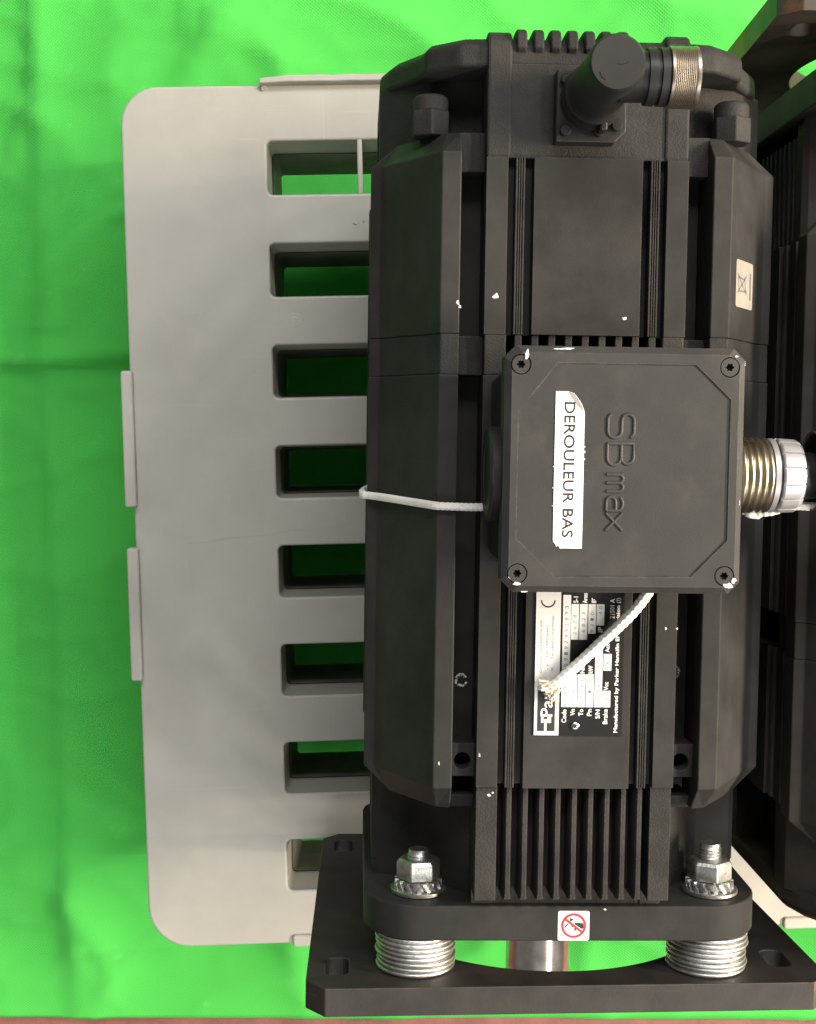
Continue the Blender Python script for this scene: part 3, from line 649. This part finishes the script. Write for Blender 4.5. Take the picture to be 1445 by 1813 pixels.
# ---- recycling sticker on the right slanted face
def bin_sticker(root):
    a = Vector((0.0698, 0.1205)); b = Vector((0.0980, 0.0765)); d = (b - a); n = Vector((-d.y, d.x)).normalized()
    if n.x < 0: n = -n
    def Q(s, y, e=0.0): p = a + d * s + n * (0.00015 + e); return (p.x, y, p.y)
    mb = MB(); mb.use(SILVER); s0, s1, y0, y1 = 0.16, 0.68, -0.1105, -0.0875
    c = 0.0012
    def q(u, v, e=0.0): return Q(s0 + (s1 - s0) * u, y0 + (y1 - y0) * v, e)
    mb.flat([q(u, v) for u, v in rrect(0, 1, 0, 1, 0.07, 4)])
    mb.use(GREYPRINT)
    mb.flat([q(u, v, 5e-5) for u, v in ((.80, .22), (.90, .22), (.90, .80), (.80, .80))])
    def line(p, r, w=0.018):
        p, r = Vector(p), Vector(r); dd = (r - p).normalized(); nn = Vector((-dd.y, dd.x)) * w
        mb.flat([q(*(p + nn), 5e-5), q(*(r + nn), 5e-5), q(*(r - nn), 5e-5), q(*(p - nn), 5e-5)])
    line((.10, .30), (.62, .70)); line((.10, .70), (.62, .30)); line((.14, .36), (.18, .66)); line((.14, .36), (.50, .40)); line((.18, .66), (.56, .64)); line((.5, .34), (.58, .66)); line((.14, .32), (.14, .42)); line((.60, .60), (.64, .66))
    mb.build('bin_sticker', None, root)
bin_sticker(m1)

# ---- encoder connector at the rear
def connector(root):
    cx, cy = 0.0, -0.1800
    b = MB(); b.prism_h([(-0.0168, -0.1955), (0.0165, -0.1955), (0.0165, -0.1672), (0.0112, -0.1618), (-0.0168, -0.1618)], 0.1165, 0.1262); base = b.build('connector_base', PLASTIC_BLACK, root, bevel=0.0006)
    for (x, y) in ((-0.0125, -0.1905), (0.0118, -0.1695), (0.0120, -0.1905), (0.0035, -0.1668), (-0.0125, -0.1668)):
        s = MB(); s.lathe((x, y, 0.1262), 'h', [(0, .0026), (.0026, .0026), (.0030, .0022)], 20); so = s.build('cap_screw', PLASTIC_BLACK, base, smooth=35)
        MB().lathe((x, y, 0.12925), 'h', [(0, .0012), (.0001, .0012)], 6).build('screw_socket', DARK, base)
    t = MB(); t.lathe((cx, cy - 0.002, 0.1262), 'h', [(0, .0150), (.004, .0150), (.006, .0138), (.008, .0136), (.0090, .0145), (.0125, .0145), (.0140, .0132), (.020, .0130), (.0635, .0124), (.0650, .0113), (.0651, .004)], 56)
    tw = t.build('connector_body', PLASTIC_BLACK, root, smooth=40)
    # flat strut of the body
    MB().box(0.002, 0.0058, cy - 0.002, cy + 0.0150, 0.1265, 0.138).build('body_rib', PLASTIC_BLACK, tw, bevel=0.001)
    hc = 0.1740; yc = cy - 0.0004
    MB().lathe((0, yc, hc), 'x', [(0.004, .0110), (0.0155, .0110)], 40).build('elbow', PLASTIC_BLACK, root, smooth=35)
    MB().lathe((0, yc, hc), 'x', [(0.0150, .0106), (0.0152, .0122), (0.0190, .0124), (0.0193, .0112), (0.0205, .0112), (0.0207, .0124), (0.0240, .0124), (0.0243, .0112), (0.0250, .0112)], 48).build('locking_collar', PLASTIC_BLACK, root, smooth=25)
    pf = [(0.0246, .0110), (0.0248, .0130), (0.0258, .0132)]; x = 0.0262
    while x < 0.0352: pf += [(x, .01285), (x + .0004, .0132)]; x += .0008
    pf += [(0.0358, .0133), (0.0370, .0133), (0.0374, .0124), (0.0374, .0100), (0.0340, .0098)]
    MB().lathe((0, yc, hc), 'x', pf, 56).build('coupling_ring', NICKEL, root, smooth=45)
    # faint mould mark on the top disc
    for k, a in enumerate((0.9, 2.2)):
        mb = MB(); pts = []
        for i in range(9):
            q = a + 0.9 * i / 8; pts.append((cx + (-.002 if k else .001) + .0055 * math.cos(q), cy - .0015 + (.0035 if k else -.004) + .0045 * math.sin(q)))
        rings = [[(x - .0002, y, .19125), (x, y, .19155), (x + .0002, y, .19125)] for x, y in pts]
        mb.loft(rings, closed=False); mb.build('mould_mark', PLASTIC_BLACK, tw)
connector(m1)

# ---- chipped paint
def chip(root, x, y, h, rx, ry, seed, nrm='h', wht=CHIP):
    random.seed(seed); mb = MB(); n = 9; e = 0.00012
    ring = []
    for i in range(n):
        a = 2 * math.pi * i / n; k = random.uniform(0.45, 1.15); ring.append((rx * k * math.cos(a), ry * k * math.sin(a)))
    if nrm == 'h': mb.loft([[(x + a, y + b, h - e) for a, b in ring], [(x + a * .9, y + b * .9, h + e) for a, b in ring]])
    elif nrm == 'r': mb.loft([[(x - e, y + b, h + a) for a, b in ring], [(x + e, y + b * .9, h + a * .9) for a, b in ring]])
    elif nrm == 'd': mb.loft([[(x + a, y - e, h + b) for a, b in ring], [(x + a * .9, y + e, h + b * .9) for a, b in ring]])
    mb.build('paint_chip', wht, root)
H_ST = 0.1195; H_BAR = 0.1205
for a in ((-0.0614, -0.0862, H_BAR, .0011, .0014, 1), (-0.0604, -0.0842, H_BAR, .0006, .0012, 2), (-0.0432, -0.0897, H_ST, .0024, .0017, 3), (0.0188, -0.0800, 0.1216, .0012, .0009, 5),
          (-0.0420, 0.1535, 0.1170, .0012, .0009, 6), (-0.0400, 0.1522, 0.1170, .0008, .0008, 7), (-0.0471, 0.1330, H_ST, .0006, .0013, 8), (0.0430, 0.0700, H_ST, .0007, .0011, 9), (0.0485, 0.0698, H_ST, .0007, .0007, 11),
          (-0.0670, 0.1370, H_BAR, .0005, .0012, 12), (0.0196, 0.2157, 0.1026, .0011, .0007, 16)):
    chip(m1, *a)
for a in ((-0.0338, -0.0592, 0.1713, .0018, .0028, 31), (-0.0170, -0.0618, 0.1700, .0060, .0010, 32), (-0.0395, 0.0400, 0.1708, .0008, .0012, 33), (-0.0363, 0.0428, 0.1713, .0022, .0008, 34), (-0.0330, 0.0464, 0.1690, .0022, .0007, 35), (0.0590, 0.0425, 0.1712, .0026, .0014, 36), (0.0615, 0.0405, 0.1713, .0014, .0016, 37), (0.0600, -0.0598, 0.1712, .0012, .0007, 39)):
    chip(m1, *a)
for a in ((0.0645, 0.0330, 0.1640, .0022, .0042, 41), (0.0645, 0.0200, 0.1660, .0012, .0010, 42), (0.0645, -0.0568, 0.1680, .0010, .0016, 43), (0.0632, 0.0050, 0.1700, .0006, .0016, 44)):
    chip(m1, *a, nrm='r')
# scraped ring round a hole in the left groove, half ring in the right one
def scrape(x, y, h, r, a0, a1, seed):
    random.seed(seed); mb = MB(); n = 26
    for i in range(n):
        a, b = R(a0 + (a1 - a0) * i / n), R(a0 + (a1 - a0) * (i + 1) / n)
        if random.random() < 0.2: continue
        wi = random.uniform(.12, .45); r1 = r * random.uniform(.92, 1.08)
        mb.flat([(x + r1 * math.cos(a), y + r1 * math.sin(a), h), (x + r1 * math.cos(b), y + r1 * math.sin(b), h), (x + r1 * (1 - wi) * math.cos(b), y + r1 * (1 - wi) * math.sin(b), h), (x + r1 * (1 - wi) * math.cos(a), y + r1 * (1 - wi) * math.sin(a), h)])
    mb.build('scrape_mark', CHIP, m1)
scrape(-0.0545, 0.1010, 0.0922, 0.0034, 20, 330, 3)
scrape(0.0535, 0.0960, 0.0922, 0.0036, -60, 60, 9)

# ------------------------------------------------------------------ second motor: the same machine turned end for end
def copy_tree(o, parent=None, skip=()):
    c = o.copy(); col.objects.link(c); c.parent = parent
    for ch in [q for q in o.children]:
        if q_name(ch) not in skip: copy_tree(ch, c, skip)
    return c
def q_name(o): return o.name.split('.')[0]
SKIP = {'nameplate', 'warning_sticker', 'bin_sticker', 'paint_chip', 'scrape_mark', 'paper_label', 'raised_lettering', 'cable_gland', 'gland_collar', 'gland_core', 'gland_nut', 'grommet', 'cover_screw', 'screw_socket', 'terminal_box', 'connector_base', 'connector_body', 'elbow', 'locking_collar', 'coupling_ring', 'cap_screw', 'rear_pillar_', 'shaft'}
m2 = copy_tree(m1, None, SKIP)
m2.location = (0.2245, -0.0204, Z0 - HB); m2.rotation_euler = (0, 0, math.pi)
for ch in m2.children:
    if q_name(ch) == 'adapter_plate': ch.location.x -= 0.0085
m2['label'] = 'second black servo motor with rusty edged plate, cut off by the right edge'
PAINT2 = mat('brown_black_paint', (0.036, 0.031, 0.027), 0.55, spec=0.2, bump=0.3, bscale=1300, bdist=0.0003, dust=(0.060, 0.050, 0.041), dscale=16, dlo=0.45, dhi=0.75, wear=(0.11, 0.10, 0.09))
for ch in m2.children:
    for sl in getattr(ch, 'material_slots', ()):
        if sl.material in (PAINT, CAST): sl.link = 'OBJECT'; sl.material = PAINT2
PLATE2 = mat('brown_mill_steel', (0.042, 0.031, 0.023), 0.6, bump=0.3, bscale=500, bdist=0.0003, dust=(0.085, 0.045, 0.025), dscale=14, dlo=0.5, dhi=0.75, var=0.3)
for ch in m2.children:
    if q_name(ch) == 'adapter_plate': ch.material_slots[0].link = 'OBJECT'; ch.material_slots[0].material = PLATE2
box2, cover2 = terminal_box(m2, dy=0.0345)
# its gland: brass body with a dark open mouth facing the first motor
yc, hc = 0.0290, 0.1450
pf = [(0.058, 0.0174)]; x = 0.0605
while x < 0.098: pf += [(x, 0.0166), (x + 0.0013, 0.0178), (x + 0.0019, 0.0178)]; x += 0.0031
MB().lathe((0, yc, hc), 'x', pf + [(0.1015, 0.0180), (0.1085, 0.0186), (0.1205, 0.0188), (0.1210, 0.0182), (0.1200, 0.0176)], 56, caps=False).build('cable_gland', BRASS, box2, smooth=60)
MB().lathe((0, yc, hc), 'x', [(0.1204, 0.0178), (0.1160, 0.0165), (0.1090, 0.0160), (0.1089, 0.002)], 56, caps=False).build('gland_mouth', RUBBER, box2, smooth=60)
chip(m2, -0.0652 - 0.035, -0.1460 + 0.001, 0.0748, .0010, .0016, 61)

# ------------------------------------------------------------------ cord
def cord(path, r, name, label, steps=260, extra=None):
    pts = [Vector(p) for p in path]
    # Catmull-Rom
    def cr(t):
        i = min(int(t), len(pts) - 2); f = t - i
        p0, p1, p2, p3 = pts[max(i - 1, 0)], pts[i], pts[i + 1], pts[min(i + 2, len(pts) - 1)]
        return 0.5 * ((2 * p1) + (-p0 + p2) * f + (2 * p0 - 5 * p1 + 4 * p2 - p3) * f * f + (-p0 + 3 * p1 - 3 * p2 + p3) * f ** 3)
    L = 0; prev = cr(0); samp = []
    for i in range(steps + 1):
        q = cr(i / steps * (len(pts) - 1)); L += (q - prev).length; samp.append((q, L)); prev = q
    rings = []; up_ = Vector((0, 0, 1)); nn = 32
    for i, (q, l) in enumerate(samp):
        a = samp[max(0, i - 1)][0]; b = samp[min(steps, i + 1)][0]; d = (b - a).normalized()
        s = d.cross(up_); s = s.normalized() if s.length > 0.05 else d.cross(Vector((0, 1, 0))).normalized(); n = s.cross(d)
        ring = []
        for k in range(nn):
            t = 2 * math.pi * k / nn; w_ = l / r * 2.6
            br = 1 + 0.06 * math.sin(4 * t + w_) * math.sin(4 * t - w_) * 1.6
            rr = r * br * (1.0 + 0.04 * noise.noise(q * 120))
            ring.append(q + s * rr * math.cos(t) + n * rr * math.sin(t))
        rings.append([tuple(v) for v in ring])
    mb = MB(); mb.use(ROPE); mb.loft(rings)
    if extra: extra(mb)
    o = mb.build(name, ROPE, smooth=70)
    o.location = (0, 0, Z0 - HB)
    return tag(o, label, 'cord', 'pieces of white braided cord')
r = 0.0019
cord([(-0.1000, 0.0080, -0.02), (-0.1050, 0.0082, 0.035), (-0.1054, 0.0084, 0.066), (-0.1050, 0.0085, 0.0745), (-0.1020, 0.0087, 0.0775), (-0.0960, 0.0091, 0.0842), (-0.085, 0.0099, 0.1010), (-0.0720, 0.0109, 0.1215), (-0.0680, 0.0112, 0.1226), (-0.0560, 0.0115, 0.1226), (-0.0500, 0.0115, 0.1222), (-0.0440, 0.0113, 0.1222)], r, 'cord', 'white braided cord tied across the left side of the motor up to the terminal box', 420)
def fray(mb):
    mb.use(FRAY); random.seed(12)
    for k in range(130):
        p = Vector((-0.0120, 0.0975, 0.1262)); d = Vector((-1, 0.75, 0)).normalized(); side = Vector((0.6, 0.8, 0)).normalized()
        p = p + side * random.uniform(-.0026, .0026) + Vector((0, 0, random.uniform(-.0012, .0022))) + d * random.uniform(-.0015, .001)
        dd = (d + side * random.uniform(-.9, .9) + Vector((0, 0, random.uniform(-.5, .5)))).normalized(); ln = random.uniform(.0025, .0072)
        q1 = p + dd * ln * .5 + Vector((0, 0, -.0004)); q2 = p + dd * ln + side * random.uniform(-.002, .002); q2.z = max(0.1230, q2.z - .001); q1.z = max(0.1232, q1.z)
        for a, b in ((p, q1), (q1, q2)):
            s = (b - a).cross(Vector((0, 0, 1))).normalized() * random.uniform(.0004, .0008); u = Vector((0, 0, 0.0006))
            mb.loft([[tuple(a + s), tuple(a + u), tuple(a - s)], [tuple(b + s), tuple(b + u), tuple(b - s)]])
cord([(0.0340, 0.0420, 0.1300), (0.0320, 0.0500, 0.1300), (0.0260, 0.0590, 0.1292), (0.0180, 0.0680, 0.1278), (0.0100, 0.0760, 0.1268), (0.0010, 0.0850, 0.1260), (-0.0080, 0.0935, 0.1256), (-0.0125, 0.0980, 0.1252)], 0.0026, 'cord', 'frayed end of white braided cord hanging from under the terminal box over the nameplate', 300, fray)
def knot(mb):
    for (x, y, h, q) in ((0.0795, 0.0115, 0.1400, .0030), (0.0770, 0.0118, 0.1415, .0024), (0.0815, 0.0105, 0.1410, .0026)):
        mb.lathe((x, y, h), 'x', [(-q * 1.3, q * .2), (-q, q * .75), (-q * .3, q), (q * .5, q * .95), (q * 1.2, q * .6), (q * 1.5, q * .15)], 14, mod=lambda a, t: 1 + .12 * math.sin(3 * a + t * 900))
cord([(0.0740, 0.0105, 0.1390), (0.0800, 0.0112, 0.1420), (0.0860, 0.0105, 0.1440), (0.0920, 0.0085, 0.1440), (0.0975, 0.0078, 0.1440), (0.1040, 0.0080, 0.1440), (0.1120, 0.0082, 0.1440)], 0.0021, 'cord', 'short white cord knotted under the silver gland nut, bridging the two motors', 200, knot)
